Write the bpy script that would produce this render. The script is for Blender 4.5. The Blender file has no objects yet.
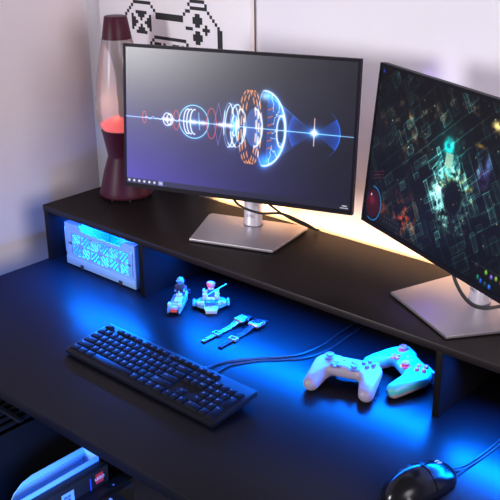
import bpy, bmesh, math, random
import numpy as np
from mathutils import Matrix, Vector, Euler
random.seed(4); rng = np.random.default_rng(7)
S = bpy.context.scene
COL = S.collection
PI = math.pi

# ------------------------------------------------------------------ materials
def mat(name, col, rough=.5, metal=0, spec=.5, var=.0, scale=60, bump=0, emis=None, estr=0, coat=0, alpha=1, trans=0, stretch=None, rv=.06):
    m = bpy.data.materials.new(name); m.use_nodes = True
    nt = m.node_tree; b = nt.nodes['Principled BSDF']
    b.inputs['Base Color'].default_value = (*col, 1)
    b.inputs['Roughness'].default_value = rough
    b.inputs['Metallic'].default_value = metal
    b.inputs['Specular IOR Level'].default_value = spec
    b.inputs['Coat Weight'].default_value = coat
    b.inputs['Alpha'].default_value = alpha
    b.inputs['Transmission Weight'].default_value = trans
    if emis:
        b.inputs['Emission Color'].default_value = (*emis, 1); b.inputs['Emission Strength'].default_value = estr
    tc = nt.nodes.new('ShaderNodeTexCoord'); no = nt.nodes.new('ShaderNodeTexNoise')
    no.inputs['Scale'].default_value = scale; no.inputs['Detail'].default_value = 3
    if stretch:
        mp = nt.nodes.new('ShaderNodeMapping'); mp.inputs['Scale'].default_value = stretch
        nt.links.new(tc.outputs['Object'], mp.inputs['Vector']); nt.links.new(mp.outputs[0], no.inputs['Vector'])
    else:
        nt.links.new(tc.outputs['Object'], no.inputs['Vector'])
    mr = nt.nodes.new('ShaderNodeMapRange')
    mr.inputs['To Min'].default_value = max(0.02, rough - rv); mr.inputs['To Max'].default_value = min(1, rough + rv)
    nt.links.new(no.outputs['Fac'], mr.inputs['Value']); nt.links.new(mr.outputs[0], b.inputs['Roughness'])
    if var:
        mx = nt.nodes.new('ShaderNodeMix'); mx.data_type = 'RGBA'
        mx.inputs[6].default_value = (*[c * (1 - var) for c in col], 1); mx.inputs[7].default_value = (*[min(1, c * (1 + var)) for c in col], 1)
        nt.links.new(no.outputs['Fac'], mx.inputs[0]); nt.links.new(mx.outputs[2], b.inputs['Base Color'])
    if bump:
        bp = nt.nodes.new('ShaderNodeBump'); bp.inputs['Strength'].default_value = bump; bp.inputs['Distance'].default_value = .001
        nt.links.new(no.outputs['Fac'], bp.inputs['Height']); nt.links.new(bp.outputs[0], b.inputs['Normal'])
    return m

M = {}
M['wall'] = mat('wall_paint', (.74, .735, .79), .85, spec=.2, var=.02, scale=9, bump=.05)
M['wall_side'] = mat('wall_paint_side', (0.76, 0.705, 0.735), .85, spec=.2, var=.02, scale=9, bump=.05)
M['floor'] = mat('floor_dark', (.03, .028, .035), .6, var=.3, scale=14)
M['black'] = mat('black_plastic', (.006, .006, .008), .42, spec=.18)
M['key'] = mat('key_plastic', (.005, .005, .008), .42, spec=.09)
M['legend'] = mat('key_print', (.30, .30, .34), .6)
M['gloss'] = mat('gloss_black', (.006, .006, .008), .20, spec=.35, rv=.03)
M['rubber'] = mat('black_rubber', (.012, .012, .013), .75)
M['silver'] = mat('silver_metal', (.40, .375, .405), .36, metal=.75, var=.03, scale=300)
M['silverp'] = mat('silver_plastic', (.66, .63, .70), .32, metal=.35, var=.03)
M['bezel'] = mat('monitor_bezel', (.007, .006, .010), .5, spec=.12)
M['dark_logo'] = mat('grey_print', (.10, .10, .12), .5)
M['maroon'] = mat('maroon_metal', (0.06, 0.008, 0.022), .42, metal=.0, spec=.22, var=.06, scale=160)
M['wax'] = mat('maroon_wax', (0.055, 0.008, 0.014), .5, var=.1)
M['lava'] = mat('molten_wax', (.8, .05, .03), .5, emis=(1, .05, .03), estr=.75)
M['warm'] = mat('warm_lamp', (1, .7, .4), .5, emis=(1, .5, .25), estr=3)
M['white'] = mat('white_print_paper', (.82, .80, .83), .7, var=.01)
M['frame'] = mat('pale_frame', (.86, .80, .81), .5, var=.05)
M['ink'] = mat('black_ink', (.012, .012, .016), .7)
M['crate'] = mat('pale_blue_plastic', (0.2, 0.37, 0.66), .38, var=.03)
M['hinge'] = mat('black_hinge', (.015, .015, .02), .5)
M['c_white'] = mat('white_controller', (0.28, 0.245, 0.33), .42, var=.02)
M['c_white2'] = mat('pale_pink_controller_back', (0.34, 0.27, 0.32), .45, var=.02)
M['c_grey'] = mat('grey_blue_buttons', (.14, .16, .34), .4)
M['c_teal'] = mat('mint_controller', (0.05, 0.38, 0.42), .40, var=.03)
M['c_pink'] = mat('pink_buttons', (0.9, 0.07, 0.1), .4)
M['steel'] = mat('steel', (0.3, 0.31, 0.35), .25, metal=.9)
M['rose'] = mat('pale_rose_steel', (0.5, 0.38, 0.41), .28, metal=.7)
M['wstrap'] = mat('dark_steel_strap', (0.03, 0.035, 0.06), .3, metal=.8)
M['dial'] = mat('dark_display', (.02, .03, .06), .15, coat=.5)
M['dialb'] = mat('blue_display', (.10, .22, .45), .2, coat=.5)
M['b_white'] = mat('white_brick', (0.42, 0.45, 0.5), .3)
M['b_lblue'] = mat('light_blue_brick', (0.1, 0.25, 0.42), .3)
M['b_blue'] = mat('blue_brick', (0.02, 0.1, 0.3), .3)
M['b_grey'] = mat('grey_brick', (.25, .28, .34), .35)
M['b_dark'] = mat('dark_brick', (.03, .03, .05), .35)
M['b_red'] = mat('red_brick', (0.6, 0.09, 0.07), .35)
M['b_pink'] = mat('coral_hair', (0.8, 0.1, 0.11), .45)
M['b_skin'] = mat('peach_plastic', (.85, .62, .50), .4)
M['b_tan'] = mat('tan_plastic', (.75, .60, .40), .4)
M['b_cyan'] = mat('cyan_rod', (.1, .65, .85), .3)
M['cord'] = mat('black_cord', (.011, .011, .013), .45)
M['file'] = mat('blue_lit_card', (.18, .45, .90), .6, var=.05)  # blue light falling on the file is put into its base colour
M['box'] = mat('dark_card', (.006, .006, .009), .55, var=.15)
M['box2'] = mat('navy_card', (.006, .007, .018), .5, var=.15)
M['red'] = mat('red_print', (.75, .03, .03), .5)
M['paper'] = mat('white_print', (.85, .83, .83), .5)
M['bluep'] = mat('blue_print', (.03, .06, .45), .5)
M['lbluep'] = mat('pale_blue_print', (.20, .36, .60), .5)
M['bag'] = mat('black_bag_fabric', (.010, .009, .010), .7, var=.2, scale=200, bump=.1)
M['strip'] = mat('led_housing', (.5, .5, .5), .5)
M['led_blue'] = mat('led_blue', (.1, .3, 1), .5, emis=(.02, .25, 1), estr=6)
M['led_warm'] = mat('led_warm', (1, .8, .5), .5, emis=(1, .62, .28), estr=6)
M['led_violet'] = mat('led_violet', (.4, .3, 1), .5, emis=(.22, .14, 1), estr=.9)

def satin(name, col, rough, fac, var=.25, stretch=(1, 6, 1)):
    """satin black laminate: matte body under a weak even sheen"""
    m = bpy.data.materials.new(name); m.use_nodes = True; nt = m.node_tree
    for n in list(nt.nodes): nt.nodes.remove(n)
    N = nt.nodes.new; L = nt.links.new
    o = N('ShaderNodeOutputMaterial'); mx = N('ShaderNodeMixShader'); d = N('ShaderNodeBsdfDiffuse'); g = N('ShaderNodeBsdfGlossy')
    tc = N('ShaderNodeTexCoord'); mp = N('ShaderNodeMapping'); no = N('ShaderNodeTexNoise'); mr = N('ShaderNodeMapRange'); mc = N('ShaderNodeMix'); mc.data_type = 'RGBA'
    mp.inputs['Scale'].default_value = stretch; no.inputs['Scale'].default_value = 220; no.inputs['Detail'].default_value = 3
    L(tc.outputs['Object'], mp.inputs['Vector']); L(mp.outputs[0], no.inputs['Vector']); L(no.outputs['Fac'], mr.inputs[0]); L(no.outputs['Fac'], mc.inputs[0])
    mr.inputs['To Min'].default_value = rough - .02; mr.inputs['To Max'].default_value = rough + .02; L(mr.outputs[0], g.inputs['Roughness'])
    mc.inputs[6].default_value = (*[c * (1 - var) for c in col], 1); mc.inputs[7].default_value = (*[c * (1 + var) for c in col], 1); L(mc.outputs[2], d.inputs[0])
    g.inputs[0].default_value = (1, 1, 1, 1); mx.inputs[0].default_value = fac
    L(d.outputs[0], mx.inputs[1]); L(g.outputs[0], mx.inputs[2]); L(mx.outputs[0], o.inputs[0])
    return m
M['desk'] = satin('black_laminate', (.0042, .0038, .006), .33, .031)
M['panel'] = satin('black_laminate_panel', (.006, .0055, .0065), .34, .012)
M['shelf'] = satin('black_laminate_shelf', (.012, .0078, .0080), .36, .038)

def glass():
    m = bpy.data.materials.new('lamp_glass'); m.use_nodes = True; nt = m.node_tree
    for n in list(nt.nodes): nt.nodes.remove(n)
    N = nt.nodes.new; L = nt.links.new
    o = N('ShaderNodeOutputMaterial'); mx = N('ShaderNodeMixShader'); m2 = N('ShaderNodeMixShader'); t = N('ShaderNodeBsdfTransparent'); tl = N('ShaderNodeBsdfDiffuse')
    g = N('ShaderNodeBsdfGlossy'); fr = N('ShaderNodeFresnel'); no = N('ShaderNodeTexNoise'); mr = N('ShaderNodeMapRange')
    t.inputs[0].default_value = (.98, .95, .96, 1); tl.inputs[0].default_value = (.9, .84, .86, 1); m2.inputs[0].default_value = .30; fr.inputs[0].default_value = 1.25
    no.inputs['Scale'].default_value = 30; mr.inputs['To Min'].default_value = .16; mr.inputs['To Max'].default_value = .22
    L(no.outputs['Fac'], mr.inputs[0]); L(mr.outputs[0], g.inputs['Roughness']); L(t.outputs[0], m2.inputs[1]); L(tl.outputs[0], m2.inputs[2])
    L(fr.outputs[0], mx.inputs[0]); L(m2.outputs[0], mx.inputs[1]); L(g.outputs[0], mx.inputs[2]); L(mx.outputs[0], o.inputs[0])
    return m
M['glass'] = glass()

# ------------------------------------------------------------------ mesh builder
def smooth_all(me, ang=40):
    for p in me.polygons: p.use_smooth = True
    try: me.set_sharp_from_angle(angle=math.radians(ang))
    except Exception: pass

class B:
    def __init__(s): s.bm = bmesh.new()
    def _fin(s, verts, mi, T=None):
        if T is not None: bmesh.ops.transform(s.bm, matrix=T, verts=list(verts))
        fs = {f for v in verts for f in v.link_faces}
        for f in fs: f.material_index = mi
        return s
    def box(s, x0, x1, y0, y1, z0, z1, bev=0, mi=0, T=None, seg=2):
        r = bmesh.ops.create_cube(s.bm, size=1)['verts']
        for v in r: v.co = Vector(((x0 + x1) / 2 + v.co.x * (x1 - x0), (y0 + y1) / 2 + v.co.y * (y1 - y0), (z0 + z1) / 2 + v.co.z * (z1 - z0)))
        if bev:
            es = list({e for v in r for e in v.link_edges})
            o = bmesh.ops.bevel(s.bm, geom=es, offset=bev, segments=seg, profile=.5, affect='EDGES')
            r = list({v for f in o['faces'] for v in f.verts} | {v for v in r if v.is_valid})
            fs = {f for v in r for f in v.link_faces}; r = list({v for f in fs for v in f.verts})
        return s._fin(r, mi, T)
    def prism(s, pts, z0, z1, mi=0, T=None, bev=0):
        a = [s.bm.verts.new((x, y, z0)) for x, y in pts]; b = [s.bm.verts.new((x, y, z1)) for x, y in pts]; n = len(pts)
        fs = [s.bm.faces.new(a[::-1]), s.bm.faces.new(b)] + [s.bm.faces.new((a[i], a[(i + 1) % n], b[(i + 1) % n], b[i])) for i in range(n)]
        r = a + b
        if bev:
            es = list(fs[1].edges) + list(fs[0].edges)
            o = bmesh.ops.bevel(s.bm, geom=es, offset=bev, segments=2, profile=.5, affect='EDGES')
            r = list({v for f in o['faces'] for v in f.verts} | {v for v in r if v.is_valid})
            r = list({v for w in r for f in w.link_faces for v in f.verts})
        return s._fin(r, mi, T)
    def lathe(s, prof, n=40, mi=0, T=None, off=None, closed=True):
        rings = []
        for k, (r, z) in enumerate(prof):
            ox, oy = off[k] if off else (0, 0)
            rings.append([s.bm.verts.new((ox + r * math.cos(2 * PI * i / n), oy + r * math.sin(2 * PI * i / n), z)) for i in range(n)])
        for a, b in zip(rings, rings[1:]):
            for i in range(n): s.bm.faces.new((a[i], a[(i + 1) % n], b[(i + 1) % n], b[i]))
        if closed:
            s.bm.faces.new(rings[0][::-1]); s.bm.faces.new(rings[-1])
        return s._fin([v for r in rings for v in r], mi, T)
    def cyl(s, c, r, z0, z1, n=24, mi=0, T=None, r2=None):
        return s.lathe([(r, z0), (r if r2 is None else r2, z1)], n, mi, (T or Matrix()) @ Matrix.Translation((c[0], c[1], 0)))
    def ball(s, c, r, mi=0, T=None, u=18, v=12):
        rr = bmesh.ops.create_uvsphere(s.bm, u_segments=u, v_segments=v, radius=1)['verts']
        r3 = r if isinstance(r, (tuple, list)) else (r, r, r)
        for q in rr: q.co = Vector((c[0] + q.co.x * r3[0], c[1] + q.co.y * r3[1], c[2] + q.co.z * r3[2]))
        return s._fin(rr, mi, T)
    def tube(s, pts, r, n=10, mi=0, T=None, sub=8):
        P = spline(pts, sub); rings = []; prev = None
        for i, p in enumerate(P):
            t = (P[min(i + 1, len(P) - 1)] - P[max(i - 1, 0)]).normalized()
            u = Vector((0, 0, 1)) if prev is None else prev
            if abs(t.dot(u)) > .95: u = Vector((1, 0, 0))
            u = (u - t * u.dot(t)).normalized(); w = t.cross(u); prev = u
            rings.append([s.bm.verts.new(p + r * (math.cos(2 * PI * k / n) * u + math.sin(2 * PI * k / n) * w)) for k in range(n)])
        for a, b in zip(rings, rings[1:]):
            for k in range(n): s.bm.faces.new((a[k], a[(k + 1) % n], b[(k + 1) % n], b[k]))
        s.bm.faces.new(rings[0][::-1]); s.bm.faces.new(rings[-1])
        return s._fin([v for q in rings for v in q], mi, T)
    def text(s, body, size, T, mi=0, extrude=.0001, align='CENTER'):
        vs, fs = glyph(body, extrude, align); nv = [s.bm.verts.new(Vector((v[0] * size, v[1] * size, v[2] * 1))) for v in vs]
        for f in fs:
            try: s.bm.faces.new([nv[i] for i in f])
            except ValueError: pass
        return s._fin(nv, mi, T)
    def build(s, name, mats, parent=None, T=None, smooth=True, ang=40):
        if T is not None: bmesh.ops.transform(s.bm, matrix=T, verts=s.bm.verts)
        bmesh.ops.recalc_face_normals(s.bm, faces=s.bm.faces)
        me = bpy.data.meshes.new(name); s.bm.to_mesh(me); s.bm.free()
        for m in (mats if isinstance(mats, (list, tuple)) else [mats]): me.materials.append(M[m] if isinstance(m, str) else m)
        if smooth: smooth_all(me, ang)
        o = bpy.data.objects.new(name, me); COL.objects.link(o)
        if parent: o.parent = parent
        return o

def spline(pts, sub=8):
    P = [Vector(p) for p in pts]
    if sub <= 1 or len(P) < 3: return P
    out = []
    for i in range(len(P) - 1):
        a, b, c, d = P[max(i - 1, 0)], P[i], P[i + 1], P[min(i + 2, len(P) - 1)]
        for k in range(sub):
            t = k / sub
            out.append(.5 * ((2 * b) + (c - a) * t + (2 * a - 5 * b + 4 * c - d) * t * t + (3 * b - a - 3 * c + d) * t ** 3))
    out.append(P[-1]); return out

_g = {}
def glyph(body, extrude, align):
    k = (body, extrude, align)
    if k not in _g:
        cu = bpy.data.curves.new('t', 'FONT'); cu.body = body; cu.extrude = extrude; cu.align_x = align; cu.align_y = 'CENTER'; cu.resolution_u = 2
        o = bpy.data.objects.new('t', cu); COL.objects.link(o); bpy.context.view_layer.update()
        me = bpy.data.meshes.new_from_object(o.evaluated_get(bpy.context.evaluated_depsgraph_get()))
        _g[k] = ([tuple(v.co) for v in me.vertices], [tuple(p.vertices) for p in me.polygons])
        bpy.data.objects.remove(o); bpy.data.curves.remove(cu); bpy.data.meshes.remove(me)
    return _g[k]

def thing(name, label, cat, loc=(0, 0, 0), rot=(0, 0, 0), group=None):
    o = bpy.data.objects.new(name, None); COL.objects.link(o); o.empty_display_size = .02
    o.location = loc; o.rotation_euler = rot; tag(o, label, cat, group); return o
def tag(o, label, cat, group=None):
    o['label'] = label; o['category'] = cat
    if group: o['group'] = group
    return o
def struct(o): o['kind'] = 'structure'; return o
Tr = Matrix.Translation
def Rt(a, ax): return Matrix.Rotation(a, 4, ax)

def sdf_mesh(f, lo, hi, h):
    """surface nets of a signed-distance function on a grid"""
    xs = [np.arange(a, b + h, h) for a, b in zip(lo, hi)]
    X, Y, Z = np.meshgrid(*xs, indexing='ij'); D = f(X, Y, Z); n = D.shape; ins = D < 0
    cs = tuple(k - 1 for k in n); acc = np.zeros(cs + (3,)); cnt = np.zeros(cs)
    G = np.stack([X, Y, Z], -1)
    for ax in range(3):
        a = [slice(None)] * 3; b = [slice(None)] * 3; a[ax] = slice(0, -1); b[ax] = slice(1, None)
        d0, d1 = D[tuple(a)], D[tuple(b)]; cr = (d0 < 0) != (d1 < 0); t = np.where(cr, d0 / np.where(cr, d0 - d1, 1), 0)
        p = G[tuple(a)] + t[..., None] * (G[tuple(b)] - G[tuple(a)]); o = [q for q in range(3) if q != ax]
        for i in (0, 1):
            for j in (0, 1):
                sl = [slice(None)] * 3; sl[o[0]] = slice(i, i + cs[o[0]]); sl[o[1]] = slice(j, j + cs[o[1]])
                w = cr[tuple(sl)]; acc += np.where(w[..., None], p[tuple(sl)], 0); cnt += w
    idx = -np.ones(cs, int); k = cnt > 0; idx[k] = np.arange(k.sum()); V = acc[k] / cnt[k][:, None]; F = []
    for ax in range(3):
        a = [slice(None)] * 3; b = [slice(None)] * 3; a[ax] = slice(0, -1); b[ax] = slice(1, None)
        i0, i1 = ins[tuple(a)], ins[tuple(b)]; o1, o2 = (ax + 1) % 3, (ax + 2) % 3
        for c in np.argwhere(i0 != i1):
            if c[o1] < 1 or c[o2] < 1 or c[o1] >= cs[o1] or c[o2] >= cs[o2]: continue
            q = []
            for u, v in ((0, 0), (1, 0), (1, 1), (0, 1)):
                e = c.copy(); e[o1] -= u; e[o2] -= v; q.append(idx[tuple(e)])
            if min(q) < 0: continue
            F.append(q if i0[tuple(c)] else q[::-1])
    return V, F
def smin(a, b, k):
    h = np.clip(.5 + .5 * (b - a) / k, 0, 1); return b + (a - b) * h - k * h * (1 - h)
def sd_caps(X, Y, Z, a, b, ra, rb):
    a = np.array(a); b = np.array(b); d = b - a; t = np.clip(((X - a[0]) * d[0] + (Y - a[1]) * d[1] + (Z - a[2]) * d[2]) / (d @ d), 0, 1)
    return np.sqrt((X - a[0] - t * d[0]) ** 2 + (Y - a[1] - t * d[1]) ** 2 + (Z - a[2] - t * d[2]) ** 2) - (ra + (rb - ra) * t)
def sd_ell(X, Y, Z, c, r):
    q = np.sqrt(((X - c[0]) / r[0]) ** 2 + ((Y - c[1]) / r[1]) ** 2 + ((Z - c[2]) / r[2]) ** 2); return (q - 1) * min(r)
def sd_rbox(X, Y, Z, c, h, r):
    q = [np.abs(A - cc) - (hh - r) for A, cc, hh in zip((X, Y, Z), c, h)]
    return np.sqrt(sum(np.maximum(a, 0) ** 2 for a in q)) + np.minimum(np.maximum(np.maximum(q[0], q[1]), q[2]), 0) - r
def mesh_obj(name, V, F, mats, parent, relax=2, mi=None):
    me = bpy.data.meshes.new(name); me.from_pydata([tuple(v) for v in V], [], [tuple(f) for f in F])
    bm = bmesh.new(); bm.from_mesh(me)
    loose = [v for v in bm.verts if not v.link_faces]; bmesh.ops.delete(bm, geom=loose, context='VERTS')
    for _ in range(relax):
        bmesh.ops.smooth_vert(bm, verts=[v for v in bm.verts if not v.is_boundary], factor=.5, use_axis_x=True, use_axis_y=True, use_axis_z=True)
    bmesh.ops.recalc_face_normals(bm, faces=bm.faces)
    bm.to_mesh(me); bm.free()
    for m in mats: me.materials.append(M[m])
    for p in me.polygons: p.use_smooth = True
    o = bpy.data.objects.new(name, me); COL.objects.link(o); o.parent = parent; return o

H = .1516          # top of the raised shelf above the desk top
YB = .3454; XW = -.1942

# ------------------------------------------------------------------ room
b = B(); b.box(XW - .1, 3.2, YB, YB + .1, -.74, 1.9); struct(b.build('wall_back', 'wall', smooth=False))
b = B(); b.box(XW - .1, XW, -1.7, YB, -.74, 1.9); struct(b.build('wall_left', 'wall_side', smooth=False))
b = B(); b.box(XW - .1, 3.2, -2.2, YB + .1, -.80, -.74); struct(b.build('floor', 'floor', smooth=False))

# ------------------------------------------------------------------ desk
dk = thing('desk', 'long black laminate desk carrying the shelf, keyboard, mouse and toys', 'desk', (.8, -.07, -.74))
D = Tr((-.8, .07, .74))
b = B(); b.box(0, 1.62, -.4745, .335, -.025, 0, .0012); b.build('tabletop', 'desk', dk, D)
for x in (.03, 1.53):
    for y in (-.42, .25):
        b = B(); b.box(x, x + .05, y, y + .05, -.74, -.0252, .002); b.build('leg', 'black', dk, D)

rs = thing('monitor_shelf', 'long black riser shelf with divider panels standing at the back of the desk', 'shelf', (.79, .15, 0))
R = Tr((-.79, -.15, 0)); ZU = H - .0155
b = B(); b.box(-.0005, 1.5795, 0, .3153, ZU, H, .0008); b.build('top_board', 'shelf', rs, R)
for x in (.001, 1.563):
    b = B(); b.box(x, x + .0155, .001, .312, .0003, ZU - .0002, .0006); b.build('side_panel', 'panel', rs, R)
b = B(); b.box(.017, 1.5625, .3122, .3150, .0003, ZU - .0002); b.build('back_panel', 'panel', rs, R)  # added to keep the blue strip light off the wall behind
for x in (.3685, 1.1800):
    b = B(); b.box(x, x + .0145, .001, .312, .0003, ZU - .0002, .0006); b.build('divider_panel', 'panel', rs, R)

# ------------------------------------------------------------------ light strips (real lamps)
def area(name, parent, loc, size, size_y, power, col, rot, spread=PI):
    l = bpy.data.lights.new(name, 'AREA'); l.shape = 'RECTANGLE'; l.size = size; l.size_y = size_y; l.energy = power; l.color = col; l.spread = spread
    o = bpy.data.objects.new(name, l); COL.objects.link(o); o.location = loc; o.rotation_euler = rot; o.parent = parent; return o
BL = (.0, .14, 1)
for (x0, x1, yy, pw, tilt, spr, sy, lab) in ((.03, .35, .100, 7, -8, 160, .03, 'blue light strip under the riser, above the folding crate'), (.40, 1.165, .110, 23, -34, 150, .045, 'blue light strip under the middle bay of the riser, above the toys'),
                          (.03, .35, .0085, 9, -62, 140, .010, 'blue light strip at the front lip of the riser, above the folding crate'),
          (1.22, 1.50, .060, 6.5, -40, 140, .03, 'blue light strip under the right bay of the riser, behind the mouse')):
    t = thing('light_strip', lab, 'light', ((x0 + x1) / 2, yy, ZU), group='light strips on the riser'); L = x1 - x0
    b = B(); b.box(-L / 2, L / 2, -.007, .007, -.0014, -.0002, .0004); b.build('housing', 'black', t)
    b = B(); b.box(-L / 2 + .004, L / 2 - .004, -.003, .005, -.0020, -.0015); b.build('diffuser', 'led_blue', t)
    area('blue_lamp', t, (0, .001 if sy < .03 else -.012, -.0068), L - .01, sy, pw, BL, (math.radians(tilt), 0, 0), math.radians(spr))
t = thing('light_strip', 'warm light strip along the back edge of the riser by the wall', 'light', (.80, .3185, .142), group='light strips on the riser')
b = B(); b.box(-.52, .70, -.003, .0045, -.008, .002, .0008); b.build('housing', 'strip', t)
b = B(); b.box(-.515, .695, -.002, .004, .0022, .0030); b.build('diffuser', 'led_warm', t)
area('warm_lamp', t, (.09, .004, .006), 1.2, .010, 1.35, (1, .46, .13), (PI - math.radians(40), 0, 0))
t = thing('light_bar', 'slim violet light bar fixed upright to the wall behind the right monitor', 'lamp', (.905, YB, .30))
b = B(); b.box(-.010, .010, -.0080, -.0003, .0, .232, .001); b.build('backplate', 'black', t)
b = B(); b.cyl((0, -.0145), .006, .004, .245, 16); b.build('tube', 'led_violet', t)
area('violet_lamp', t, (0, -.022, .13), .012, .24, .16, (.40, .26, 1), (math.radians(90), 0, math.radians(-75)))

# ------------------------------------------------------------------ screen pictures, drawn procedurally
IW, IH = 1000, 570
yy, xx = np.mgrid[0:IH, 0:IW]; U = (xx + .5) / IW; V = (yy + .5) / IH; AS = .527 / .301      # v up
UX = U * AS
def vfix(v): return .983 * v + .0196
def noise(sx, sy, oct=4, seed=0):
    r = np.random.default_rng(seed); out = 0; amp = 1; tot = 0
    for o in range(oct):
        gx, gy = int(sx * 2 ** o) + 2, int(sy * 2 ** o) + 2; g = r.random((gy, gx))
        fx = U * (gx - 1.001); fy = V * (gy - 1.001); ix = fx.astype(int); iy = fy.astype(int); tx = fx - ix; ty = fy - iy
        tx = tx * tx * (3 - 2 * tx); ty = ty * ty * (3 - 2 * ty)
        out = out + amp * ((g[iy, ix] * (1 - tx) + g[iy, ix + 1] * tx) * (1 - ty) + (g[iy + 1, ix] * (1 - tx) + g[iy + 1, ix + 1] * tx) * ty); tot += amp; amp *= .55
    return out / tot
class Pic:
    def __init__(s, base): s.a = np.ones((IH, IW, 3)) * np.array(base)
    def add(s, m, col): s.a += m[..., None] * np.array(col)
    def over(s, m, col): s.a = s.a * (1 - m[..., None]) + m[..., None] * np.array(col)
    def out(s, name):
        im = bpy.data.images.new(name, IW, IH); p = np.ones((IH, IW, 4), np.float32); p[..., :3] = np.clip(s.a, 0, 1); im.pixels.foreach_set(p.ravel()); im.update(); im.pack(); return im
def edist(cu, cv, ru, rv):
    cv = vfix(cv); a, b_ = (U - cu) * AS, V - cv; A_ = ru * AS
    k0 = np.sqrt((a / A_) ** 2 + (b_ / rv) ** 2); k1 = np.sqrt((a / A_ ** 2) ** 2 + (b_ / rv ** 2) ** 2) + 1e-9
    return k0 * (k0 - 1) / k1
def ring(cu, cv, ru, rv, w, glow=3):
    d = np.abs(edist(cu, cv, ru, rv))
    w = w * .78; return np.exp(-(d / w) ** 2) + .25 * np.exp(-d / (w * glow))
def ang(cu, cv, ru, rv): return np.arctan2((V - vfix(cv)) / rv, (U - cu) / ru)
def seg(u0, v0, u1, v1, w):
    v0 = vfix(v0); v1 = vfix(v1); ax, ay, bx, by = u0 * AS, v0, u1 * AS, v1; dx, dy = bx - ax, by - ay
    t = np.clip(((UX - ax) * dx + (V - ay) * dy) / (dx * dx + dy * dy + 1e-12), 0, 1); d = np.hypot(UX - ax - t * dx, V - ay - t * dy); return np.exp(-(d / w) ** 2)
def disc(cu, cv, ru, rv, soft=.15):
    q = np.sqrt(((U - cu) / ru) ** 2 + ((V - vfix(cv)) / rv) ** 2); return np.clip((1 - q) / soft, 0, 1)
def rect(u0, u1, v0, v1): return ((U > u0) & (U < u1) & (V > v0) & (V < v1)).astype(float)
def glow(cu, cv, ru, rv): return np.exp(-((U - cu) / ru) ** 2 - ((V - vfix(cv)) / rv) ** 2)

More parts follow.
